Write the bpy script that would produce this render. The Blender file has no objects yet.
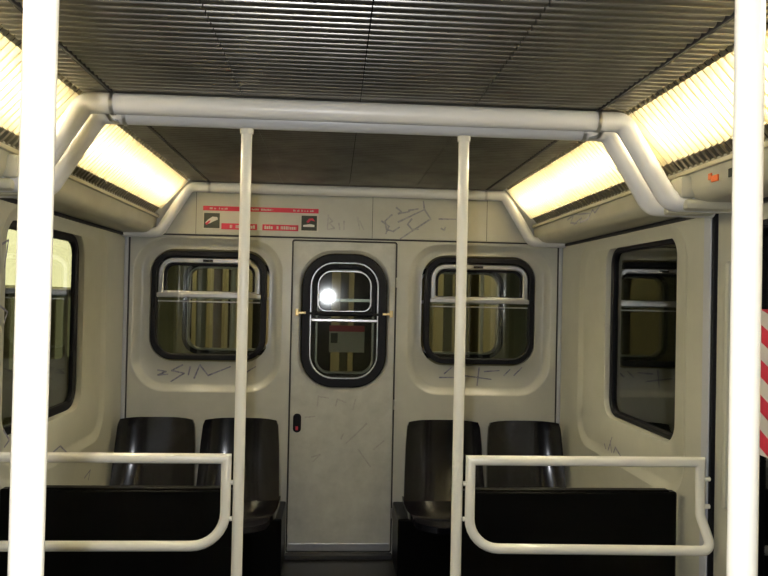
import bpy, bmesh, math, random
from mathutils import Vector, Matrix
random.seed(7)
SC = bpy.context.scene
COL = SC.collection
PI = math.pi
FLOOR = 0.05
W = 1.25            # half width of the carriage, side walls at +-W
YE = 4.30           # face of the end wall

# ------------------------------------------------------------------ materials
def newmat(name):
    m = bpy.data.materials.new(name); m.use_nodes = True
    nt = m.node_tree; nt.nodes.clear()
    out = nt.nodes.new('ShaderNodeOutputMaterial')
    return m, nt, out

def pmat(name, col, rough=.5, metal=0., var=0., scale=6., bump=0., bscale=40., col2=None, spec=.5, coat=0., trans=0.):
    m, nt, out = newmat(name)
    p = nt.nodes.new('ShaderNodeBsdfPrincipled')
    p.inputs['Base Color'].default_value = (*col, 1)
    p.inputs['Roughness'].default_value = rough
    p.inputs['Metallic'].default_value = metal
    p.inputs['Specular IOR Level'].default_value = spec
    p.inputs['Coat Weight'].default_value = coat
    nt.links.new(p.outputs[0], out.inputs[0])
    tc = nt.nodes.new('ShaderNodeTexCoord')
    if var > 0:
        n = nt.nodes.new('ShaderNodeTexNoise'); n.inputs['Scale'].default_value = scale
        n.inputs['Detail'].default_value = 6; n.inputs['Roughness'].default_value = .65
        nt.links.new(tc.outputs['Object'], n.inputs['Vector'])
        r = nt.nodes.new('ShaderNodeValToRGB')
        r.color_ramp.elements[0].position = .35; r.color_ramp.elements[1].position = .65
        c2 = col2 or tuple(c*(1-var) for c in col)
        r.color_ramp.elements[0].color = (*c2, 1); r.color_ramp.elements[1].color = (*col, 1)
        nt.links.new(n.outputs['Fac'], r.inputs[0]); nt.links.new(r.outputs[0], p.inputs['Base Color'])
    if bump > 0:
        n = nt.nodes.new('ShaderNodeTexNoise'); n.inputs['Scale'].default_value = bscale
        nt.links.new(tc.outputs['Object'], n.inputs['Vector'])
        b = nt.nodes.new('ShaderNodeBump'); b.inputs['Strength'].default_value = bump; b.inputs['Distance'].default_value = .002
        nt.links.new(n.outputs['Fac'], b.inputs['Height']); nt.links.new(b.outputs[0], p.inputs['Normal'])
    return m

def emat(name, col, s):
    m, nt, out = newmat(name)
    e = nt.nodes.new('ShaderNodeEmission'); e.inputs[0].default_value = (*col, 1); e.inputs[1].default_value = s
    nt.links.new(e.outputs[0], out.inputs[0]); return m

def glassmat(name, tint=(.9, .92, .9), rough=.02, ior=1.5, base=0.0):
    m, nt, out = newmat(name)
    t = nt.nodes.new('ShaderNodeBsdfTransparent'); t.inputs[0].default_value = (*tint, 1)
    g = nt.nodes.new('ShaderNodeBsdfGlossy'); g.inputs['Roughness'].default_value = rough
    g.inputs[0].default_value = (.95, .95, .95, 1)
    f = nt.nodes.new('ShaderNodeFresnel'); f.inputs[0].default_value = ior
    geo = nt.nodes.new('ShaderNodeNewGeometry')
    io = nt.nodes.new('ShaderNodeMapRange'); io.inputs['To Min'].default_value = ior; io.inputs['To Max'].default_value = 1/ior
    nt.links.new(geo.outputs['Backfacing'], io.inputs['Value']); nt.links.new(io.outputs[0], f.inputs[0])
    a = nt.nodes.new('ShaderNodeMath'); a.operation = 'ADD'; a.inputs[1].default_value = base; a.use_clamp = True
    mx = nt.nodes.new('ShaderNodeMixShader')
    nt.links.new(f.outputs[0], a.inputs[0]); nt.links.new(a.outputs[0], mx.inputs[0])
    nt.links.new(t.outputs[0], mx.inputs[1]); nt.links.new(g.outputs[0], mx.inputs[2])
    nt.links.new(mx.outputs[0], out.inputs[0]); return m

M = {}
M['wall']    = pmat('cream laminate', (.545, .545, .49), .26, var=.12, scale=3.0, bump=.06, bscale=25)
M['wall_lo'] = pmat('cream laminate scuffed', (.53, .535, .49), .34, var=.18, scale=9, bump=.05)
M['side']    = pmat('side panel laminate', (.50, .495, .41), .28, var=.12, scale=2.5, bump=.05)
M['cove']    = pmat('cove moulding', (.50, .48, .37), .4, var=.12, scale=4)
M['enamel']  = pmat('white enamel tube', (.82, .80, .72), .28, coat=.3, spec=.5)
M['arch']    = pmat('grey white arch tube', (.76, .76, .76), .32, coat=.15, var=.05, scale=5)
M['alu']     = pmat('brushed aluminium', (.62, .62, .62), .32, 1., var=.1, scale=30)
M['slat']    = pmat('dull aluminium ceiling slat', (.40, .385, .345), .33, 1., var=.3, scale=5)
M['back']    = pmat('dark void board', (.012, .011, .010), .8)
M['seam']    = pmat('black seam strip', (.02, .02, .022), .6)
M['rubber']  = pmat('black rubber gasket', (.005, .005, .007), .5, spec=.2)
M['seat']    = pmat('black moulded seat plastic', (.004, .004, .006), .13, spec=.42, bump=.05, bscale=12)
M['black']   = pmat('black laminate', (.002, .002, .002), .3, spec=.08)
M['floor']   = pmat('dark speckled floor', (.005, .005, .005), .6, var=.5, scale=60)
M['brass']   = pmat('worn brass', (.60, .46, .22), .35, 1.)
M['red']     = pmat('red printing', (.62, .03, .07), .5)
M['white']   = pmat('white vinyl', (.72, .70, .66), .5)
M['paper']   = pmat('notice vinyl', (.60, .575, .50), .45)
M['dark']    = pmat('black printing', (.03, .035, .02), .5)
M['green']   = pmat('green printing', (.05, .25, .10), .5)
M['orange']  = pmat('orange print', (.65, .14, .03), .5)
M['ink']     = pmat('felt pen ink', (.14, .135, .21), .7, var=.5, scale=60, col2=(.36, .35, .40))
M['inkmid'] = pmat('grey felt pen ink', (.23, .225, .27), .7, var=.4, scale=60, col2=(.36, .36, .37))
M['inkfaint']= pmat('faded ink', (.36, .35, .34), .7, var=.4, scale=60, col2=(.46, .45, .42))
M['glass']   = glassmat('window glass', (.80, .84, .78), .015, 1.55, .02)
M['dglass']  = glassmat('scratched door glass', (.74, .77, .72), .045, 1.6, .03)
M['sglass']  = glassmat('tinted side glass', (.62, .66, .58), .01, 1.6, .03)
M['endrib'] = pmat('dull rib ends', (.30, .27, .19), .4, .8)
M['housing'] = pmat('brown black lamp housing', (.035, .03, .022), .7)
M['post'] = pmat('blue grey painted post', (.46, .48, .53), .35)
m_, nt_, out_ = newmat('cream translucent louvre fin')
d_ = nt_.nodes.new('ShaderNodeBsdfDiffuse'); d_.inputs[0].default_value = (.86, .82, .66, 1)
t_ = nt_.nodes.new('ShaderNodeBsdfTranslucent'); t_.inputs[0].default_value = (.90, .84, .62, 1)
x_ = nt_.nodes.new('ShaderNodeMixShader'); x_.inputs[0].default_value = .5
nt_.links.new(d_.outputs[0], x_.inputs[1]); nt_.links.new(t_.outputs[0], x_.inputs[2]); nt_.links.new(x_.outputs[0], out_.inputs[0])
M['rib'] = m_
M['refl']    = pmat('white lamp reflector', (.90, .87, .76), .6)
M['tube']    = emat('warm fluorescent tube', (1, .89, .64), 125)
M['tunnel']  = pmat('tunnel wall', (.05, .05, .045), .9, var=.5, scale=3)
M['olive']   = pmat('olive panel', (.22, .20, .10), .6, var=.3, scale=2)
M['cream2']  = pmat('cream panel next carriage', (.50, .46, .33), .5)
M['brown']   = pmat('brown panel', (.20, .12, .06), .5)

# ------------------------------------------------------------------ mesh helpers
def link(name, bm, mat, parent=None, smooth=False):
    bmesh.ops.recalc_face_normals(bm, faces=bm.faces)
    me = bpy.data.meshes.new(name); bm.to_mesh(me); bm.free()
    if smooth:
        for p in me.polygons: p.use_smooth = True
        try: me.set_sharp_from_angle(angle=math.radians(40))
        except Exception: pass
    me.materials.append(mat)
    o = bpy.data.objects.new(name, me); COL.objects.link(o)
    if parent is not None:
        off = Vector((0, 0, 0)); p = parent
        while p is not None: off += p.location; p = p.parent
        me.transform(Matrix.Translation(-off))
        o.parent = parent
    return o

def empty(name, loc=(0, 0, 0)):
    o = bpy.data.objects.new(name, None); COL.objects.link(o); o.location = loc
    o.empty_display_size = .1
    return o

def tag(o, label=None, cat=None, group=None, kind=None):
    if label: o['label'] = label
    if cat: o['category'] = cat
    if group: o['group'] = group
    if kind: o['kind'] = kind
    return o

def struct(o, label=None, cat=None):
    return tag(o, label, cat, kind='structure')

def box(bm, x0, x1, y0, y1, z0, z1, bev=0.):
    vs = [bm.verts.new((x, y, z)) for x in (x0, x1) for y in (y0, y1) for z in (z0, z1)]
    idx = [(0, 1, 3, 2), (4, 6, 7, 5), (0, 4, 5, 1), (2, 3, 7, 6), (0, 2, 6, 4), (1, 5, 7, 3)]
    fs = [bm.faces.new([vs[i] for i in f]) for f in idx]
    if bev > 0:
        es = list({e for f in fs for e in f.edges})
        bmesh.ops.bevel(bm, geom=es, offset=bev, segments=2, profile=.5, affect='EDGES')

def fillet(pts, radii, n=8):
    """polyline with rounded corners"""
    pts = [Vector(p) for p in pts]; out = [pts[0]]
    for i in range(1, len(pts)-1):
        r = radii[i-1] if isinstance(radii, (list, tuple)) else radii
        a, b, c = pts[i-1], pts[i], pts[i+1]
        d1 = (a-b).normalized(); d2 = (c-b).normalized()
        ang = d1.angle(d2)
        if r <= 0 or abs(ang-PI) < 1e-3: out.append(b); continue
        t = r/math.tan(ang/2)
        t = min(t, (a-b).length*.49 if i > 1 else (a-b).length*.95, (c-b).length*.49 if i < len(pts)-2 else (c-b).length*.95)
        r2 = t*math.tan(ang/2)
        cen = b+(d1+d2).normalized()*(r2/math.sin(ang/2))
        p1, p2 = b+d1*t, b+d2*t
        v1, v2 = p1-cen, p2-cen
        tot = v1.angle(v2)
        for k in range(n+1):
            s = k/n
            out.append(cen+(v1*math.sin((1-s)*tot)+v2*math.sin(s*tot))/math.sin(tot))
    out.append(pts[-1]); return out

def tube(bm, pts, r, n=14, cap=True):
    pts = [Vector(p) for p in pts]
    t0 = (pts[1]-pts[0]).normalized()
    ref = Vector((0, 1, 0)) if abs(t0.y) < .9 else Vector((1, 0, 0))
    nrm = (ref-t0*ref.dot(t0)).normalized()
    rings = []
    for i, p in enumerate(pts):
        if i == 0: t = t0; sc = 1
        elif i == len(pts)-1: t = (pts[-1]-pts[-2]).normalized(); sc = 1
        else:
            a = (pts[i]-pts[i-1]).normalized(); b = (pts[i+1]-pts[i]).normalized()
            t = (a+b).normalized(); sc = 1
        nrm = (nrm-t*nrm.dot(t)).normalized(); bi = t.cross(nrm)
        st = None
        if 0 < i < len(pts)-1:
            ca = max(.3, math.cos(a.angle(b)/2))
            if a.angle(b) > .2:
                st = (b-a).normalized(); sc = 1/ca
        ring = []
        for k in range(n):
            an = 2*PI*k/n
            d = nrm*math.cos(an)*r+bi*math.sin(an)*r
            if st is not None: d = d+st*(d.dot(st))*(sc-1)
            ring.append(bm.verts.new(p+d))
        rings.append(ring)
    for a, b in zip(rings, rings[1:]):
        for k in range(n): bm.faces.new((a[k], a[(k+1) % n], b[(k+1) % n], b[k]))
    if cap:
        bm.faces.new(rings[0][::-1]); bm.faces.new(rings[-1])

def rr(a0, a1, b0, b1, r, n=8):
    """rounded rectangle loop"""
    out = []
    rt, rb = r if isinstance(r, tuple) else (r, r)
    for cx, cy, s, r in ((a1-rt, b1-rt, 0, rt), (a0+rt, b1-rt, PI/2, rt), (a0+rb, b0+rb, PI, rb), (a1-rb, b0+rb, 3*PI/2, rb)):
        for k in range(n+1):
            t = s+PI/2*k/n; out.append((cx+r*math.cos(t), cy+r*math.sin(t)))
    return out

def E_(a, b, d): return (a, YE+d, b)              # end wall: a = x, b = z, d = into the wall
def R_(a, b, d): return (W+d, a, b)               # right wall: a = y
def L_(a, b, d): return (-W-d, a, b)

def loft(bm, mp, rings, cap_end=False, cap_start=False):
    """rings: list of (a0,a1,b0,b1,r,depth)"""
    vs = []
    for (a0, a1, b0, b1, r, d) in rings:
        vs.append([bm.verts.new(mp(a, b, d)) for a, b in rr(a0, a1, b0, b1, r)])
    for p, q in zip(vs, vs[1:]):
        n = len(p)
        for k in range(n): bm.faces.new((p[k], p[(k+1) % n], q[(k+1) % n], q[k]))
    if cap_end: bm.faces.new(vs[-1])
    if cap_start: bm.faces.new(vs[0][::-1])

def inset(R, i, dr=None):
    a0, a1, b0, b1, r = R
    q = i if dr is None else dr
    if isinstance(r, tuple): return (a0+i, a1-i, b0+i, b1-i, (max(.004, r[0]-q), max(.004, r[1]-q)))
    return (a0+i, a1-i, b0+i, b1-i, max(.004, r-q))

def plate(bm, mp, outer, holes, d=0.):
    es = []
    for loop in [outer]+holes:
        vs = [bm.verts.new(mp(a, b, d)) for a, b in loop]
        for k in range(len(vs)): es.append(bm.edges.new((vs[k], vs[(k+1) % len(vs)])))
    bmesh.ops.triangle_fill(bm, use_beauty=True, edges=es)

def rect(a0, a1, b0, b1): return [(a0, b0), (a1, b0), (a1, b1), (a0, b1)]

def frame(bm, mp, R, w, d0, d1, dr=None):
    """closed rounded-rect frame of width w between depths d0 (near) and d1 (far)"""
    i = inset(R, w, dr)
    e = min(w*.3, .006)
    Ra = inset(R, e); Ib = inset(R, w-e, dr)
    loft(bm, mp, [(*R, d1), (*R, d0+e), (*Ra, d0), (*Ib, d0), (*i, d0+e), (*i, d1), (*R, d1)])

def pane(bm, mp, R, d, t=.005):
    loft(bm, mp, [(*R, d), (*R, d+t)], True, True)

def strokes(bm, lines, nrm, w=.006, lift=.002):
    """felt-pen strokes as flat ribbons on a wall; nrm = direction towards the room"""
    nrm = Vector(nrm)
    for ln in lines:
        pts = [Vector(p)+nrm*lift for p in ln]
        for a, b in zip(pts, pts[1:]):
            t = (b-a).normalized(); s = t.cross(nrm).normalized()*w*.5
            a2 = a-t*w*.25; b2 = b+t*w*.25
            bm.faces.new([bm.verts.new(v) for v in (a2-s, b2-s*.7, b2+s*.7, a2+s)])
G_end = [[(-1.06, 1.096), (-1.014, 1.088), (-1.059, 1.068), (-1.004, 1.073)], [(-0.922, 1.127), (-0.983, 1.094), (-0.912, 1.08), (-0.985, 1.032)], [(-0.879, 1.118), (-0.889, 1.071)], [(-0.856, 1.052), (-0.826, 1.128), (-0.778, 1.069), (-0.653, 1.121)], [(-0.586, 1.075), (-0.512, 1.123)], [(0.575, 1.099), (0.615, 1.134)], [(0.546, 1.076), (0.633, 1.077)], [(0.691, 1.089), (0.85, 1.069)], [(0.778, 1.137), (0.768, 1.033)], [(0.808, 1.114), (0.896, 1.121)], [(0.925, 1.093), (0.96, 1.128)], [(0.984, 1.094), (1.031, 1.141)]]
G_up = [[(-0.116, 1.998), (-0.12, 1.915)], [(-0.116, 1.987), (-0.092, 1.963), (-0.109, 1.951), (-0.079, 1.922), (-0.114, 1.915)], [(-0.056, 1.952), (-0.049, 1.917)], [(-0.026, 1.965), (-0.025, 1.917)], [(0.051, 1.991), (0.064, 1.92)], [(0.063, 1.968), (0.088, 1.92)], [(0.189, 1.971), (0.232, 1.942), (0.215, 1.9)], [(0.248, 2.009), (0.209, 1.972), (0.218, 1.924), (0.256, 1.913), (0.292, 1.938)], [(0.272, 2.051), (0.302, 2.028), (0.284, 2.016), (0.35, 2.03)], [(0.344, 2.036), (0.398, 2.047)], [(0.285, 1.968), (0.435, 2.044), (0.428, 2.092)], [(0.435, 2.044), (0.472, 1.991), (0.299, 1.872)], [(0.52, 1.992), (0.618, 1.993)], [(0.534, 1.938), (0.552, 1.927), (0.558, 1.945)], [(0.363, 1.988), (0.34, 1.957), (0.364, 1.928), (0.401, 1.929)]]
G_door = [[(-0.155, 0.906), (-0.151, 0.961), (-0.092, 0.952)], [(-0.051, 0.908), (-0.042, 0.947), (0.008, 0.928)], [(0.048, 0.889), (0.062, 0.948)], [(-0.223, 0.841), (-0.168, 0.847)], [(0.129, 0.81), (0.071, 0.75), (0.013, 0.695)], [(-0.017, 0.72), (-0.003, 0.75)], [(-0.183, 0.615), (-0.134, 0.63), (-0.173, 0.59)], [(0.083, 0.661), (0.155, 0.563)], [(0.172, 0.662), (0.231, 0.712)]]
G_right = [[(1.25, 3.608, 0.837), (1.25, 3.574, 0.795), (1.25, 3.511, 0.888)], [(1.25, 3.532, 0.868), (1.25, 3.507, 0.797)], [(1.25, 3.486, 0.821), (1.25, 3.466, 0.849), (1.25, 3.402, 0.823)], [(1.25, 3.34, 0.784), (1.25, 3.086, 0.855)]]
G_left = [[(-1.25, 2.74, 1.693), (-1.25, 2.788, 1.711), (-1.25, 2.761, 1.609)], [(-1.25, 2.738, 1.473), (-1.25, 2.796, 1.451), (-1.25, 2.766, 1.405)], [(-1.25, 2.79, 1.026), (-1.25, 2.842, 0.98), (-1.25, 2.802, 0.963)], [(-1.25, 3.282, 0.846), (-1.25, 3.363, 0.855), (-1.25, 3.439, 0.814)], [(-1.25, 3.694, 0.637), (-1.25, 3.781, 0.655), (-1.25, 3.754, 0.613)]]
G_cove = [[(1.075, 3.649, 1.902), (1.075, 3.552, 1.916), (1.075, 3.599, 1.882), (1.075, 3.503, 1.866)], [(1.075, 3.549, 1.862), (1.075, 3.436, 1.889), (1.075, 3.457, 1.862), (1.075, 3.348, 1.874)], [(1.075, 3.348, 1.874), (1.075, 3.288, 1.91), (1.075, 3.256, 1.893), (1.075, 3.193, 1.917)], [(1.075, 3.651, 1.925), (1.075, 3.328, 1.899)]]

# ================================================================== THE SETTING
bm = bmesh.new(); box(bm, -W-.12, W+.12, -2.0, YE+.06, -.02, FLOOR)
struct(link('floor', bm, M['floor']), 'dark speckled carriage floor', 'floor')

# ---- ceiling: dark board carrying transverse aluminium slats, split by lengthwise seams
CZ = 2.16
bm = bmesh.new(); box(bm, -.90, .90, -2.0, YE+.05, CZ+.022, CZ+.05)
ceil = struct(link('ceiling', bm, M['back']), 'dark ceiling behind the aluminium slats', 'ceiling')
PITCH = .036
segs = [(-.878, -.795), (-.777, -.3745), (-.3715, -.0018), (.0018, .3715), (.3745, .777), (.795, .878)]
bm = bmesh.new()
n = int((YE-.02+2.0)/PITCH)
for k in range(n):
    y = YE-.03-k*PITCH
    for (x0, x1) in segs:
        prof = [(-.0125*math.cos(PI*i/8), .009-.009*math.sin(PI*i/8)) for i in range(9)]
        a = [bm.verts.new((x0, y+p, CZ+q)) for p, q in prof]; b = [bm.verts.new((x1, y+p, CZ+q)) for p, q in prof]
        for i in range(8): bm.faces.new((a[i], a[i+1], b[i+1], b[i]))
        bm.faces.new(a); bm.faces.new(b)
o = link('slat_panel', bm, M['slat'], ceil, True)
for x in (-.786, .786):
    bm = bmesh.new(); box(bm, x-.004, x+.004, -2.0, YE-.01, CZ-.002, CZ+.02)
    link('seam_strip', bm, M['seam'], ceil)

# ---- end wall with three openings
WL = (-1.103, -.457, 1.158, 1.773, .125)
WR = (.445, 1.091, 1.158, 1.773, .125)
WLo = (-1.204, -.366, .976, 1.850, .19)
WRo = (.350, 1.190, .976, 1.850, .19)
DR = (-.314, .281, .078, 1.850, .012)
bm = bmesh.new()
plate(bm, E_, rect(-W-.03, W+.03, FLOOR, 1.862), [rr(*WLo), rr(*WRo), rr(*DR)])
for Ro, Ri in ((WLo, WL), (WRo, WR)):
    i1 = inset(Ro, .010); i2 = inset(Ro, .034); i3 = inset(Ro, .048)
    Ru = (Ri[0]-.012, Ri[1]+.012, Ri[2]-.012, Ri[3]+.012, Ri[4]+.012)
    loft(bm, E_, [(*Ro, 0), (*inset(Ro, .004), .001), (*i1, .006), (*i2, .030), (*i3, .035), (*Ru, .030), (*Ru, .06)])
loft(bm, E_, [(*DR, 0), (*DR, .06)])
# outside skin
plate(bm, E_, rect(-W-.03, W+.03, FLOOR, 1.862), [rr(Ri[0]-.012, Ri[1]+.012, Ri[2]-.012, Ri[3]+.012, Ri[4]+.012) for Ri in (WL, WR)]+[rr(*DR)], .06)
wend = struct(link('wall_end', bm, M['wall'], smooth=True), 'cream end wall of the carriage with two windows and a door', 'wall')
bm = bmesh.new(); box(bm, -W-.03, W+.03, YE-.010, YE+.05, 1.868, 2.24, .003)
link('upper_panel', bm, M['wall'], wend)
bm = bmesh.new()
for x in (.137, -.86, .80): box(bm, x-.0012, x+.0012, YE-.0112, YE-.009, 1.87, 2.15)
box(bm, -W, W, YE-.003, YE+.001, 1.860, 1.868)
link('panel_joint', bm, M['seam'], wend)
bm = bmesh.new(); strokes(bm, [[(x, YE, z) for x, z in l] for l in G_end if l[0][0] < 0], (0, -1, 0), .010, -.0265)
link('graffiti', bm, M['ink'], wend)
bm = bmesh.new(); strokes(bm, [[(x, YE, z) for x, z in l] for l in G_end if l[0][0] > 0], (0, -1, 0), .009, -.0265)
link('graffiti', bm, M['ink'], wend)
bm = bmesh.new(); strokes(bm, [[(x, YE-.010, z) for x, z in l] for l in G_up[6:]], (0, -1, 0), .011, .002)
link('graffiti', bm, M['inkmid'], wend)
bm = bmesh.new(); strokes(bm, [[(x, YE-.010, z) for x, z in l] for l in G_up[:6]], (0, -1, 0), .010, .002)
link('graffiti', bm, M['inkfaint'], wend)

# ---- end windows
def end_window(name, R, label):
    e = struct(empty(name, ((R[0]+R[1])/2, YE, R[2])), label, 'window')
    bm = bmesh.new(); frame(bm, E_, R, .034, -.004, .03); link('rubber_gasket', bm, M['rubber'], e, True)
    zb = 1.520
    # hopper sash: aluminium arch above the bar
    I = inset(R, .036)
    bm = bmesh.new()
    frame(bm, E_, (I[0], I[1], zb-.005, I[3], (.09, .01)), .032, .004, .03)
    link('hopper_sash', bm, M['alu'], e, True)
    J = inset(I, .036)
    bm = bmesh.new(); frame(bm, E_, (J[0]-.006, J[1]+.006, zb+.012, J[3]+.006, (.065, .012)), .016, .012, .03); link('sash_seal', bm, M['rubber'], e, True)
    bm = bmesh.new(); box(bm, I[0]-.004, I[1]+.004, YE-.006, YE+.028, zb-.010, zb+.016, .004); link('crossbar', bm, M['alu'], e)
    bm = bmesh.new(); box(bm, I[0], I[1], YE+.010, YE+.026, zb-.036, zb-.028, .002); link('lower_bead', bm, M['alu'], e)
    c = (R[0]+R[1])/2-.01
    bm = bmesh.new(); box(bm, c-.028, c+.028, YE-.003, YE+.012, I[3]-.024, I[3]-.010, .003)
    box(bm, c-.010, c+.010, YE-.014, YE+.004, I[3]-.022, I[3]-.013, .003); link('latch', bm, M['rubber'], e)
    bm = bmesh.new(); pane(bm, E_, inset(R, .02), .034, .005); link('glass_pane', bm, M['glass'], e)
    return e
end_window('window_1', WL, 'left end window with black gasket and aluminium hopper sash')
end_window('window_2', WR, 'right end window with black gasket and aluminium hopper sash')

# ---- end door
bm = bmesh.new(); box(bm, -.318, .286, YE-.05, YE-.0005, FLOOR, .074, .003)
struct(link('trim_7', bm, M['seam']), 'black threshold strip below the end door', 'trim')
e = struct(empty('door_1', (0, YE, .078)), 'narrow cream end door with tall rounded window', 'door')
DW = (-.256, .230, 1.014, 1.777, .185)
DO = (-.276, .250, .992, 1.800, .20)
DI = inset(DR, .005)
bm = bmesh.new()
Ru = inset(DW, -.006)
plate(bm, E_, rr(*DI), [rr(*DO)], .004)
loft(bm, E_, [(*DO, .004), (*inset(DO, .008), .007), (*inset(DO, .013), .014), (*Ru, .015), (*Ru, .05)])
loft(bm, E_, [(*DI, .004), (*DI, .05)])
plate(bm, E_, rr(*DI), [rr(*Ru)], .05)
link('door_leaf', bm, M['wall_lo'], e, True)
bm = bmesh.new(); frame(bm, E_, DW, .048, -.004, .03); link('rubber_gasket', bm, M['rubber'], e, True)
bm = bmesh.new(); frame(bm, E_, inset(DW, .047), .007, .006, .03); link('bright_bead', bm, M['alu'], e, True)
I = inset(DW, .056)
bm = bmesh.new(); frame(bm, E_, (I[0]+.004, I[1]-.004, 1.420, I[3]-.004, (.125, .03)), .026, .008, .03, .02); link('hopper_sash', bm, M['rubber'], e, True)
bm = bmesh.new(); frame(bm, E_, (I[0]+.032, I[1]-.032, 1.446, I[3]-.040, (.085, .05)), .007, .012, .03); link('sash_bead', bm, M['alu'], e, True)
bm = bmesh.new(); box(bm, I[0]-.02, I[1]+.02, YE-.008, YE+.02, 1.426, 1.440, .003); link('dark_crossbar', bm, M['rubber'], e)
bm = bmesh.new(); box(bm, I[0], I[1], YE-.006, YE+.026, 1.388, 1.406, .004)
tag(link('crossbar', bm, M['alu'], e), 'bright aluminium crossbar')
for x, s in ((-.262, -1), (.236, 1)):
    bm = bmesh.new(); box(bm, x-.030, x+.030, YE-.012, YE-.002, 1.430, 1.444, .003); box(bm, x-.010+s*.02, x+.010+s*.02, YE-.014, YE+.004, 1.418, 1.458, .003)
    tag(link('latch', bm, M['brass'], e), 'brass window latch')
c = (DW[0]+DW[1])/2
bm = bmesh.new(); box(bm, c-.035, c+.035, YE-.008, YE+.014, 1.700, 1.716, .003); link('vent_catch', bm, M['rubber'], e)
bm = bmesh.new(); pane(bm, E_, inset(DW, .03), .034, .005); link('glass_pane', bm, M['dglass'], e)
bm = bmesh.new(); loft(bm, E_, [(-.291, -.245, .755, .862, .022, .0042), (-.291, -.245, .755, .862, .022, -.001), (-.286, -.250, .760, .857, .018, -.002), (-.282, -.254, .764, .853, .014, .003)], True)
h = link('recessed_handle', bm, M['rubber'], e, True)
bm = bmesh.new(); box(bm, -.276, -.262, YE-.004, YE+.001, .768, .790, .002); tag(link('red_button', bm, M['red'], h), 'small red release tab')
bm = bmesh.new(); box(bm, DI[0]+.006, DI[1]-.006, YE-.001, YE+.006, .084, .125, .002); link('kick_plate', bm, M['alu'], e)
for z in (1.62, .92, .30):
    bm = bmesh.new(); tube(bm, [(.285, YE-.006, z-.028), (.285, YE-.006, z+.028)], .006, 8); link('hinge', bm, M['alu'], e)
bm = bmesh.new(); strokes(bm, [[(x, YE+.004, z) for x, z in l] for l in G_door], (0, -1, 0), .010, .002)
link('graffiti', bm, M['inkfaint'], e)
bm = bmesh.new(); frame(bm, E_, inset(DR, -.004), .0065, -.002, .01); link('door_gap_seal', bm, M['seam'], e)

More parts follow.
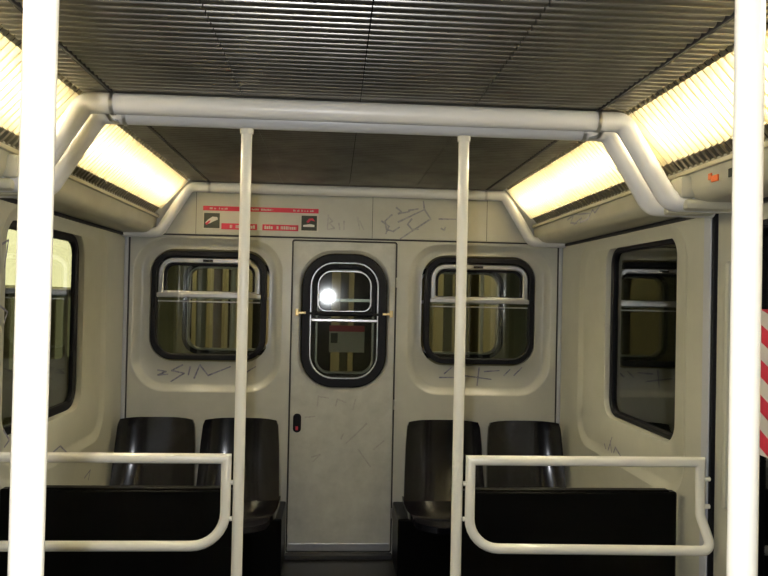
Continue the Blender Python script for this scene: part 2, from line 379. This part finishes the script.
# ---- side walls
SY0, SY1 = 2.557, YE
def side_wall(name, mp, s, wname, glab, gl, g, wl, doorn):
    ring = (2.735, 3.985, .78, 1.842, .16)
    win = (2.872, 3.640, .978, 1.800, .085) if s > 0 else (2.83, 3.685, .978, 1.800, .10)
    bm = bmesh.new()
    plate(bm, mp, rect(SY0, SY1+.02, FLOOR, 1.868), [rr(*ring)])
    A = inset(ring, .012); B = inset(ring, .035); C = inset(ring, .05)
    Wo = inset(win, -.014)
    loft(bm, mp, [(*ring, 0), (*A, .004), (*B, .016), (*C, .018), (*Wo, .018), (*inset(win, -.004), .022), (*win, .035), (*win, .07)])
    plate(bm, mp, rect(SY0, SY1+.02, FLOOR, 1.868), [rr(*win)], .07)
    # closing edge towards the doorway
    f = [bm.verts.new(mp(SY0, z, d)) for z, d in ((FLOOR, 0), (1.868, 0), (1.868, .07), (FLOOR, .07))]; bm.faces.new(f)
    wobj = struct(link(name, bm, M['side'], smooth=True), wl, 'wall')
    bm = bmesh.new(); strokes(bm, [[(s*(W+.0), y, z) for x, y, z in l] for l in g], (-s, 0, 0), .010, .0015 if s < 0 else -.016)
    link('graffiti', bm, M['ink'], wobj)
    bm = bmesh.new(); xs = sorted((s*(W-.006), s*(W+.075)))
    box(bm, xs[0], xs[1], SY0-.004, SY0+.045, FLOOR, 1.862, .003)
    link('door_post', bm, M['post'], wobj)
    bm = bmesh.new(); xs = sorted((s*(W-.002), s*(W+.085)))
    box(bm, xs[0]+.0, xs[1], SY0-.020, SY0-.004, FLOOR, 1.862, .003)
    link('post_seal', bm, M['rubber'], wobj)
    e = struct(empty(wname, (s*W, 3.25, .98)), glab, 'window')
    bm = bmesh.new(); frame(bm, mp, win, .026 if s > 0 else .036, .045, .07); link('rubber_gasket', bm, M['rubber'], e, True)
    bm = bmesh.new(); pane(bm, mp, inset(win, .012), .062, .005); link('glass_pane', bm, gl, e)
    # sliding doors of the doorway
    for (y0, y1, nm) in ((1.93, SY0-.020, doorn), (1.29, 1.925, doorn+2)):
        e = struct(empty('door_%d' % nm, (s*(W+.04), (y0+y1)/2, FLOOR)), 'cream sliding side door leaf', 'door')
        R = (y0, y1, FLOOR+.004, 1.855, .01); H = (y0+.10, y1-.215 if nm == doorn else y1-.10, .62, 1.80, .06)
        bm = bmesh.new()
        plate(bm, mp, rr(*R), [rr(*H)], .014); loft(bm, mp, [(*H, .014), (*inset(H, .006), .05)])
        loft(bm, mp, [(*R, .014), (*R, .05)]); plate(bm, mp, rr(*R), [rr(*inset(H, .006))], .05)
        link('door_leaf', bm, M['side'], e)
        if nm == doorn:
            bm = bmesh.new(); loft(bm, mp, [(y1-.09, y1-.06, .84, 1.68, .012, .014), (y1-.088, y1-.062, .843, 1.677, .012, .004), (y1-.080, y1-.070, .85, 1.67, .004, .001)], True)
            link('moulded_rib', bm, M['side'], e, True)
        bm = bmesh.new(); frame(bm, mp, H, .022, .008, .05); link('rubber_gasket', bm, M['rubber'], e)
        bm = bmesh.new(); pane(bm, mp, inset(H, .01), .034, .005); link('glass_pane', bm, M['sglass'], e)
        # red and white warning stripes on the glass
        bm = bmesh.new(); bw = bmesh.new()
        ya, yb = H[1]-.085, H[1]-.024; z0, z1 = 1.06, 1.52; st = .055
        pl = bmesh.new()
        box(bw, *sorted((s*(W+.029), s*(W+.032))), ya, yb, z0, z1)
        z = z0-.0
        k = 0
        while z < z1:
            pts = [(ya, z), (yb, z+.03), (yb, z+.03+st), (ya, z+st)]
            pts = [(a, min(max(b, z0), z1)) for a, b in pts]
            if k % 2 == 0 and pts[3][1]-pts[0][1] > .01: bm.faces.new([bm.verts.new(mp(a, b, .0285)) for a, b in pts])
            z += st; k += 1
        pl.free()
        sk = link('warning_sticker', bw, M['white'], e); link('red_stripe', bm, M['red'], sk)
    # doorway head and wall beyond the doorway
    bm = bmesh.new(); xs = sorted((s*W, s*(W+.09)))
    box(bm, xs[0], xs[1], -2.0, 1.28, FLOOR, 1.868)
    link('rear_panel', bm, M['side'], wobj)
    return wobj
side_wall('wall_right', R_, 1, 'window_4', 'right side window with dark tinted glass in a deep recess', M['sglass'], G_right, 'cream right side wall with large rounded window', 3)
side_wall('wall_left', L_, -1, 'window_3', 'left side window with black gasket, partly behind the near pole', M['sglass'], G_left, 'cream left side wall with large rounded window', 2)
bm = bmesh.new(); box(bm, -W-.1, W+.1, -2.05, -2.0, FLOOR, 2.22)
struct(link('wall_rear', bm, M['wall']), 'cream wall far behind the camera', 'wall')

# ---- corner trims where side walls meet the end wall
for k, s in enumerate((-1, 1)):
    bm = bmesh.new(); xs = sorted((s*(W-.020), s*(W+.001))); box(bm, xs[0], xs[1], YE-.016, YE+.001, FLOOR, 1.862, .005)
    struct(link('trim_%d' % (k+1), bm, M['post']), ('left', 'right')[k]+' vertical aluminium corner trim', 'trim')
    bm = bmesh.new(); xs = sorted((s*(W-.028), s*(W-.020))); box(bm, xs[0], xs[1], YE-.004, YE+.001, FLOOR, 1.862)
    struct(link('trim_%d' % (k+3), bm, M['seam']), ('left', 'right')[k]+' dark corner joint', 'trim')

# ---- coves: the moulding below the lamps, full length
cprof = [(1.066, 1.975), (1.066, 1.957), (1.076, 1.952), (1.080, 1.905), (1.088, 1.885), (1.105, 1.870), (1.13, 1.864), (W+.06, 1.862), (W+.10, 1.862), (W+.10, 2.2), (1.12, 2.2), (1.10, 1.985)]
for k, s in enumerate((-1, 1)):
    bm = bmesh.new()
    a = [bm.verts.new((s*x, -2.0, z)) for x, z in cprof]; b = [bm.verts.new((s*x, YE-.011, z)) for x, z in cprof]
    m_ = len(cprof)
    for i in range(m_): bm.faces.new((a[i], a[(i+1) % m_], b[(i+1) % m_], b[i]))
    bm.faces.new(a); bm.faces.new(b)
    c = struct(link('trim_%d' % (k+5), bm, M['cove'], smooth=True), ('left', 'right')[k]+' cream cove moulding under the lamps', 'trim')
    bm = bmesh.new(); xs = sorted((s*1.060, s*1.068)); box(bm, xs[0], xs[1], -2.0, YE-.03, 1.953, 1.966, .002)
    link('lip', bm, M['rib'], c)
    bm = bmesh.new(); xs = sorted((s*(W-.012), s*(W+.002))); box(bm, xs[0], xs[1], -2.0, YE-.012, 1.848, 1.862)
    link('shadow_joint', bm, M['seam'], c)
    if s > 0:
        bm = bmesh.new(); strokes(bm, [[(1.0785, y, max(z+.035, 1.905)) for x, y, z in l] for l in G_cove], (-1, 0, 0), .010, .004)
        link('graffiti', bm, M['inkmid'], c)
        for (y0, y1, z0, z1, mm) in ((2.185, 2.225, 1.905, 1.925, 'orange'), (2.225, 2.245, 1.915, 1.935, 'orange'), (2.10, 2.125, 1.905, 1.93, 'dark')):
            bm = bmesh.new(); box(bm, 1.074, 1.0785, y0, y1, z0, z1, .001); link('sticker', bm, M[mm], c)

# ================================================================== LAMPS
PT = Vector((.882, 2.166)); PB = Vector((1.066, 1.966))        # louvre face, top and bottom (x, z)
dn = (PB-PT).normalized(); nn = Vector((-dn.y, dn.x))
if nn.y < 0: nn = -nn                                             # up and outwards, into the housing
def P2(t, d): q = PT+(PB-PT)*t+nn*d; return q
def lamp(s, y0, y1, label):
    e = tag(empty('ceiling_light', (s*.97, (y0+y1)/2, 2.06)), label, 'light', 'slatted strip lights along the ceiling edges')
    def sweep(bm, pts, ya, yb, closed=True):
        a = [bm.verts.new((s*p.x, ya, p.y)) for p in pts]; b = [bm.verts.new((s*p.x, yb, p.y)) for p in pts]
        n = len(pts)
        for i in range(n if closed else n-1): bm.faces.new((a[i], a[(i+1) % n], b[(i+1) % n], b[i]))
        if closed: bm.faces.new(a); bm.faces.new(b)
    # white reflector trough
    bm = bmesh.new()
    sweep(bm, [P2(.065, .036), P2(.13, .085), P2(.75, .085), P2(.835, .036)], y0+.02, y1-.02, False)
    for yy in (y0+.02, y1-.02):
        bm.faces.new([bm.verts.new((s*p.x, yy, p.y)) for p in (P2(.065, .036), P2(.13, .085), P2(.75, .085), P2(.835, .036))])
    link('reflector', bm, M['refl'], e)
    # dark housing strips above and below the reflector
    bm = bmesh.new()
    sweep(bm, [P2(-.02, .013), P2(.063, .013), P2(.063, .037), P2(-.02, .037)], y0, y1)
    sweep(bm, [P2(.842, .013), P2(1.03, .013), P2(1.03, .037), P2(.842, .037)], y0, y1)
    sweep(bm, [P2(-.02, .10), P2(1.03, .10), P2(1.03, .104), P2(-.02, .104)], y0, y1)
    link('housing', bm, M['housing'], e)
    for t in (.46,):
        p = P2(t, .055)
        bm = bmesh.new(); tube(bm, [(s*p.x, y0+.05, p.y), (s*p.x, y1-.05, p.y)], .013, 10); link('fluorescent_tube', bm, M['tube'], e)
    bm = bmesh.new()
    n = int((y1-y0)/PITCH)
    for k in range(n+1):
        y = y0+.006+k*PITCH
        if y > y1-.004: break
        sweep(bm, [P2(.065, 0), P2(.84, 0), P2(.84, .030), P2(.065, .030)], y-.0035, y+.0035)
    link('louvre', bm, M['rib'], e)
    for ta, tb in ((0, .063), (.842, 1)):
        bm = bmesh.new()
        for k in range(n+1):
            y = y0+.006+k*PITCH
            if y > y1-.012: break
            sweep(bm, [P2(ta, .002), P2(tb, .002), P2(tb, .012), P2(ta, .012)], y-.007, y+.007)
        for q in (ta, tb-.012):
            sweep(bm, [P2(q, .008), P2(q+.012, .008), P2(q+.012, .0128), P2(q, .0128)], y0+.001, y1-.010)
        link('end_ribs', bm, M['endrib'], e)
YA1, YA2, YA3 = 2.405, 2.55, 4.235
for s, nm in ((-1, 'left'), (1, 'right')):
    lamp(s, YA1+.03, YA3-.025, 'slatted strip light beyond the arches, on the %s, nearest the end wall' % nm)
    lamp(s, .95, YA1+.02, 'slatted strip light on the near side of the arches, on the %s' % nm)
    lamp(s, -.70, .90, 'slatted strip light over the %s side behind the near poles' % nm)

# ================================================================== ARCHES
def arch(y, r, label, name='grab_arch'):
    e = tag(empty(name, (0, y, 2.13)), label, 'arch')
    zc = CZ-.003-r
    q = .024 if r < .03 else 0
    pth = [(-W+.004, y, 1.868), (-1.026-q, y, 1.868), (-.866-q, y, zc), (.866+q, y, zc), (1.026+q, y, 1.868), (W-.004, y, 1.868)]
    bm = bmesh.new(); tube(bm, fillet(pth, [.05, .045, .045, .05], 6), r, 20)
    link('arch_tube', bm, M['arch'], e, True)
    for s in (-1, 1):
        bm = bmesh.new(); tube(bm, [(s*.772, y, zc), (s*.784, y, zc)], r+.003, 20); link('clip_ring', bm, M['alu'], e, True)
        if r > .03:
            bm = bmesh.new(); 
            for q in ((1.045, 1.10, .046, 1.875, 1.950), (1.06, 1.235, .052, 1.838, 1.874)):
                xs = sorted((s*q[0], s*q[1])); box(bm, xs[0], xs[1], y-q[2], y+q[2], q[3], q[4], .014)
            link('mounting_boss', bm, M['cove'], e, True)
    return e
arch(YA1, .033, 'thick white arch tube across the ceiling, the nearer of the middle pair')
arch(YA2, .033, 'thick white arch tube across the ceiling, just behind the nearer one')
arch(YA3, .0285, 'thinner cream arch tube against the top of the end wall')
for s in (-1, 1):
    bm = bmesh.new(); tube(bm, fillet([(s*.80, YA1, 2.098), (s*.80, YA1+.05, 2.085), (s*.80, YA2, 2.098)], .04, 5), .007, 8)
    tag(link('bracket', bm, M['alu'], None, True), 'small metal bracket joining the paired arch tubes on the %s' % ('left' if s < 0 else 'right'), 'bracket')

# ================================================================== POLES
def pole(x, y, r, z1, label, group=None):
    e = tag(empty('grab_pole', (x, y, FLOOR)), label, 'pole', group)
    bm = bmesh.new(); tube(bm, [(x, y, FLOOR), (x, y, z1)], r, 24); link('tube', bm, M['enamel'], e, True)
    bm = bmesh.new(); tube(bm, [(x, y, FLOOR), (x, y, FLOOR+.02)], r+.022, 24); link('floor_flange', bm, M['alu'], e, True)
    bm = bmesh.new(); tube(bm, [(x, y, z1-.018), (x, y, z1)], r+(.004 if y > 2 else .02), 24); link('top_collar', bm, M['enamel'], e, True)
pole(-.4035, .86, .0185, CZ-.001, 'thick near white pole at the left edge of the view')
pole(.458, .93, .0182, CZ-.001, 'thick near white pole at the right edge of the view')
pole(-.377, YA2, .0185, 2.091, 'slim white pole beside the left guard rail')
pole(.363, YA2, .0185, 2.091, 'slim white pole beside the right guard rail')

# ================================================================== GUARD RAILS
YR = 2.535
def guard(pth, rad, pegs, label):
    e = tag(empty('guard_rail', (pth[0][0], YR, .67)), label, 'rail')
    bm = bmesh.new(); tube(bm, fillet(pth, rad, 8), .017, 16); link('rail_tube', bm, M['enamel'], e, True)
    for (a, b, z) in pegs:
        bm = bmesh.new(); tube(bm, [(a, YR, z), (b, YR, z)], .008, 10); link('peg', bm, M['enamel'], e, True)
guard([(-W-.005, YR, .984), (-.417, YR, .984), (-.417, YR, .694), (-W-.005, YR, .694)], [.0, .11], [(-.402, -.394, .905), (-.402, -.394, .785)],
      'white U-shaped guard rail in front of the left black partition')
guard([(.60, YR, .984), (.405, YR, .984), (.405, YR, .686), (1.243, YR-.03, .686), (1.212, YR, .80), (1.210, YR, .984), (.60, YR, .984)],
      [.0, .10, .028, .06, .0], [(.39, .381, .905), (.39, .381, .785), (1.215, 1.245, .925), (1.215, 1.245, .830)],
      'white looped guard rail in front of the right black partition')

# ================================================================== PARTITIONS
for (x0, x1, lab) in ((-1.235, -.405, 'black waist-high seat partition behind the left guard rail'), (.405, 1.225, 'black waist-high seat partition behind the right guard rail')):
    e = tag(empty('seat_partition', ((x0+x1)/2, 2.75, FLOOR)), lab, 'partition')
    def M_(a, b, d): return (a, 2.735+d, b)
    bm = bmesh.new(); R = (x0, x1, FLOOR, .828, .010)
    loft(bm, M_, [(*inset(R, .006), 0), (*R, .006), (*R, .034), (*inset(R, .006), .04)], True, True); link('panel', bm, M['black'], e, True)
    bm = bmesh.new(); box(bm, x0+.03, x1-.03, 2.737, 2.773, .826, .834, .003); link('top_edge', bm, M['black'], e)

# ================================================================== SEATS
def seat_proto(x, label):
    e = tag(empty('seat', (0, 4.0, FLOOR)), label, 'seat', 'black moulded seats against the end wall')
    # backrest: concave shell
    N, K = 14, 16
    def backpt(u, v):            # u -1..1 across, v 0..1 up
        hw = .222-.018*v-.005*max(0, v-.7)/.3
        if v > .95: hw -= .008*((v-.95)/.05)**2
        z = .415+v*.444-.006*(abs(u)**4)*(v > .9)
        y = 4.055+.10*v-.045*abs(u)**3.0-.030*math.sin(v*PI)*(1-.3*u*u)*-.6
        return Vector((u*hw, y, z))
    bm = bmesh.new(); F = []; Bk = []
    for i in range(K+1):
        F.append([bm.verts.new(backpt(-1+2*j/N, i/K)) for j in range(N+1)])
        Bk.append([bm.verts.new(backpt((-1+2*j/N), i/K)*1.0+Vector((0, .028, -.004 if i == K else 0))) for j in range(N+1)])
    for i in range(K):
        for j in range(N):
            bm.faces.new((F[i][j], F[i][j+1], F[i+1][j+1], F[i+1][j])); bm.faces.new((Bk[i][j], Bk[i+1][j], Bk[i+1][j+1], Bk[i][j+1]))
        for j in (0, N): bm.faces.new((F[i][j], F[i+1][j], Bk[i+1][j], Bk[i][j]))
    for j in range(N):
        for i in (0, K): bm.faces.new((F[i][j], F[i][j+1], Bk[i][j+1], Bk[i][j]))
    bmesh.ops.bevel(bm, geom=[ed for ed in bm.edges if len(ed.link_faces) == 2 and ed.calc_face_angle(0) > 1.0], offset=.008, segments=2, affect='EDGES')
    link('backrest', bm, M['seat'], e, True)
    # pan
    def panpt(u, v):             # v 0 at the back, 1 at the front edge
        hw = .225-.004*v-(.035*((v-.8)/.2)**2 if v > .8 else 0)
        y = 4.085-v*.43+(.03*abs(u)**3)*(v)
        z = .435+.018*abs(u)**3-.020*math.sin(v*PI)-(.045*((v-.82)/.18)**2 if v > .82 else 0)+.02*v
        return Vector((u*hw, y, z))
    bm = bmesh.new(); F = []; Bk = []
    for i in range(K+1):
        F.append([bm.verts.new(panpt(-1+2*j/N, i/K)) for j in range(N+1)])
        Bk.append([bm.verts.new(panpt(-1+2*j/N, i/K)+Vector((0, 0, -.03))) for j in range(N+1)])
    for i in range(K):
        for j in range(N):
            bm.faces.new((F[i][j], F[i][j+1], F[i+1][j+1], F[i+1][j])); bm.faces.new((Bk[i][j], Bk[i+1][j], Bk[i+1][j+1], Bk[i][j+1]))
        for j in (0, N): bm.faces.new((F[i][j], F[i+1][j], Bk[i+1][j], Bk[i][j]))
    for j in range(N):
        for i in (0, K): bm.faces.new((F[i][j], F[i][j+1], Bk[i][j+1], Bk[i][j]))
    link('seat_pan', bm, M['seat'], e, True)
    bm = bmesh.new(); box(bm, -.17, .17, 3.80, 4.06, .373, .410, .006); link('support_bracket', bm, M['rubber'], e)
    e.location.x = x
    return e
def dup(root, x, label):
    r = root.copy(); COL.objects.link(r); r.location.x = x; r['label'] = label
    for ch in list(root.children):
        c = ch.copy(); COL.objects.link(c); c.parent = r
    return r
s0 = seat_proto(-1.012, 'black moulded plastic seat in the left corner by the side window')
dup(s0, -.562, 'black moulded plastic seat just left of the end door')
dup(s0, .545, 'black moulded plastic seat just right of the end door')
dup(s0, .998, 'black moulded plastic seat in the right corner by the side window')

for x0, x1, lab in ((-1.225, -.319, 'black floor box under the two left end seats'), (.287, 1.225, 'black floor box under the two right end seats')):
    bm = bmesh.new(); box(bm, x0, x1, 3.93, YE-.02, FLOOR, .372, .008)
    tag(link('seat_base_box', bm, M['black']), lab, 'box')

# ================================================================== SAFETY NOTICE
e = tag(empty('safety_notice', (-.50, YE-.010, 1.90)), 'long red and white safety notice stuck above the left window and door', 'notice')
def nb(name, x0, x1, z0, z1, mat, d, par=e):
    bm = bmesh.new(); box(bm, x0, x1, YE-.0102-d, YE-.0098, z0, z1); return link(name, bm, mat, par)
nb('backing_sheet', -.822, -.172, 1.900, 2.030, M['paper'], .0008)
hd = nb('red_header', -.822, -.172, 2.004, 2.030, M['red'], .0014)
bm = bmesh.new()
def words(bm, x0, x1, z0, z1, d, w=.008, gap=.004):
    x = x0
    while x < x1:
        k = random.uniform(.4, 1.)*w
        if random.random() > .18: box(bm, x, min(x+k, x1), YE-.0102-d, YE-.010, z0, z1-random.choice((0, 0, .003)))
        x += k+gap*.5
bm.free()
for xa, xb in ((-.80, -.685), (-.55, -.43), (-.315, -.20)):
    bm = bmesh.new(); words(bm, xa, xb, 2.012, 2.022, .0019); link('lettering', bm, M['paper'], hd)
for (x0, mk) in ((-.816, 0), (-.268, 1)):
    p = nb('pictogram', x0, x0+.088, 1.905, 1.990, M['dark'], .0014)
    bm = bmesh.new()
    c = x0+.044
    pts = [(-.036, -.012), (-.02, .006), (.004, .022), (.030, .020), (.034, .006), (.012, -.004), (-.01, -.016), (-.03, -.022)] if mk == 0 else [(-.034, -.022), (.030, -.022), (.030, -.010), (.006, -.006), (-.034, -.012)]
    bm.faces.new([bm.verts.new((c+a, YE-.0122, 1.948+b)) for a, b in pts]); link('symbol', bm, M['white'], p)
    bm = bmesh.new(); pts = [(-.038, -.018), (-.02, -.004), (-.006, .002), (-.012, -.012), (-.028, -.026)] if mk == 0 else [(-.006, .0), (.010, .016), (.034, .010), (.020, .028), (-.004, .024), (-.016, .006)]
    bm.faces.new([bm.verts.new((c+a, YE-.0124, 1.948+b)) for a, b in pts]); link('red_mark', bm, M['red'], p)
for (x0, x1) in ((-.718, -.518), (-.488, -.285)):
    l = nb('red_label', x0, x1, 1.900, 1.934, M['red'], .0014)
    bm = bmesh.new(); words(bm, x0+.012, x0+.06, 1.908, 1.926, .0019, .012, .006); link('lettering', bm, M['paper'], l)
    bm = bmesh.new(); words(bm, x0+.08, x1-.012, 1.908, 1.926, .0019, .012, .006); link('lettering', bm, M['paper'], l)

# ================================================================== BEYOND THE GLASS
# the next carriage, coupled behind the end wall
YN = YE+.62
n = tag(empty('neighbouring_carriage', (0, YN, FLOOR)), 'lit end of the next carriage seen through the end windows', 'train carriage')
def N_(a, b, d): return (a, YN+d, b)
hl = [rr(-1.05, -.45, 1.14, 1.74, .12), rr(.45, 1.05, 1.14, 1.74, .12), rr(-.22, .22, 1.0, 1.74, .12)]
bm = bmesh.new(); plate(bm, N_, rect(-1.3, 1.3, FLOOR, 2.25), hl, 0); plate(bm, N_, rect(-1.3, 1.3, FLOOR, 2.25), hl, .05)
link('end_wall', bm, M['olive'], n)
for R in ((-1.05, -.45, 1.14, 1.74, .12), (.45, 1.05, 1.14, 1.74, .12), (-.22, .22, 1.0, 1.74, .12)):
    bm = bmesh.new(); frame(bm, N_, R, .028, -.006, .05); f = link('window_frame', bm, M['rubber'], n)
    bm = bmesh.new(); frame(bm, N_, inset(R, .028), .014, .0, .05); link('sash_bead', bm, M['alu'], f)
    bm = bmesh.new(); box(bm, R[0], R[1], YN+.004, YN+.04, 1.50, 1.52); link('crossbar', bm, M['alu'], f)
bm = bmesh.new(); box(bm, -.10, .13, YN-.010, YN-.006, 1.17, 1.345); st = link('door_sticker', bm, M['white'], n)
bm = bmesh.new(); box(bm, -.10, .13, YN-.012, YN-.009, 1.305, 1.345); tag(link('red_header', bm, M['red'], st), 'red header band')
bm = bmesh.new(); box(bm, -.09, -.045, YN-.012, YN-.009, 1.23, 1.295); link('pictogram', bm, M['dark'], st)
bm = bmesh.new()
box(bm, -1.3, 1.3, YN+3.6, YN+3.65, FLOOR, 2.25); box(bm, -1.34, -1.3, YN, YN+3.65, FLOOR, 2.25); box(bm, 1.3, 1.34, YN, YN+3.65, FLOOR, 2.25)
box(bm, -1.3, 1.3, YN, YN+3.65, 2.25, 2.3); box(bm, -1.3, 1.3, YN, YN+3.65, -.02, FLOOR)
link('body_shell', bm, M['cream2'], n)
for s in (-1, 1):
    bm = bmesh.new(); box(bm, s*.95-.05, s*.95+.05, YN+.5, YN+3.4, 2.15, 2.17); link('strip_light', bm, emat('next carriage lamp', (1, .84, .50), 6), n)
cols = [('olive', -1.12, .09), ('back', -1.0, .05), ('cream2', -.93, .07), ('brown', -.84, .06), ('back', -.76, .05), ('enamel', -.70, .025), ('cream2', -.64, .05), ('back', -.57, .06),
        ('olive', .50, .08), ('enamel', .60, .02), ('olive', .66, .06), ('back', .74, .04), ('cream2', .80, .05), ('olive', .88, .07), ('enamel', .95, .02), ('back', 1.02, .06), ('back', -.14, .12), ('olive', .0, .06), ('back', .13, .14)]
for i, (mt, x, w) in enumerate(cols):
    bm = bmesh.new(); yy = YN+.22+.10*(i % 5)
    if w < .03: tube(bm, [(x*1.08, yy, FLOOR), (x*1.08, yy, 2.2)], w*.8, 10); link('interior_pole', bm, M['enamel'], n, True)
    else: box(bm, x*1.08-w/2, x*1.08+w/2, yy, yy+.03, FLOOR, 2.0, .004); link('interior_panel', bm, M[mt], n)

# lit station wall outside the left side window
e = tag(empty('station_wall', (-3.2, 6.5, 0)), 'cream station wall with a bright light band outside the left window', 'wall')
bm = bmesh.new(); box(bm, -3.35, -3.25, 3.0, 13.0, -.6, 3.2); link('tiled_wall', bm, M['cream2'], e)
bm = bmesh.new()
for k in range(24): box(bm, -3.245, -3.225, 3.2+k*.4, 3.38+k*.4, .75, 1.46)
link('glow_panel', bm, emat('added panel glow', (.62, .56, .30), .42), e)  # glow added to brighten these wall panels, which the band lights poorly
bm = bmesh.new(); box(bm, -3.25, -3.17, 3.0, 13.0, 1.47, 1.55); link('dark_rail', bm, M['seam'], e)
bm = bmesh.new(); box(bm, -3.25, -3.15, 3.0, 13.0, 1.58, 2.12, .01); link('light_band', bm, emat('station light band', (1, .86, .55), 3.2), e)
# tunnel wall on the right
bm = bmesh.new(); box(bm, 2.2, 2.3, -1.0, 10.0, -.6, 3.2)
tag(link('tunnel_wall', bm, M['tunnel']), 'dark tunnel wall outside the right side window', 'wall')

# ================================================================== LIGHT
w = bpy.data.worlds.new('world'); SC.world = w; w.use_nodes = True
w.node_tree.nodes['Background'].inputs[0].default_value = (.02, .02, .022, 1)
w.node_tree.nodes['Background'].inputs[1].default_value = .3
ld = bpy.data.lights.new('camera_flash', 'SPOT'); ld.energy = 74; ld.spot_size = math.radians(125); ld.spot_blend = .55; ld.shadow_soft_size = .018; ld.color = (.93, .95, 1)
lo = bpy.data.objects.new('camera_flash', ld); COL.objects.link(lo); lo.location = (-.148, .02, 1.535); lo.rotation_euler = (math.radians(91), 0, -.065)

# ================================================================== CAMERA
yaw, pitch, roll = 0.0649696, 0.0133685, 0.021
fw = Vector((math.sin(yaw)*math.cos(pitch), math.cos(yaw)*math.cos(pitch), math.sin(pitch)))
rt = Vector((math.cos(yaw), -math.sin(yaw), 0)); up = rt.cross(fw)
r2 = rt*math.cos(roll)+up*math.sin(roll); u2 = -rt*math.sin(roll)+up*math.cos(roll)
cd = bpy.data.cameras.new('camera'); cam = bpy.data.objects.new('camera', cd); COL.objects.link(cam)
m = Matrix((r2, u2, -fw)).transposed().to_4x4(); m.translation = Vector((-.068, 0, 1.53)); cam.matrix_world = m
cd.sensor_width = 36; cd.lens = 36*750/768; cd.clip_start = .02
SC.camera = cam
SC.view_settings.view_transform = 'Standard'; SC.view_settings.look = 'None'
SC.view_settings.gamma = 1; SC.view_settings.use_curve_mapping = False
SC.view_settings.exposure = 0
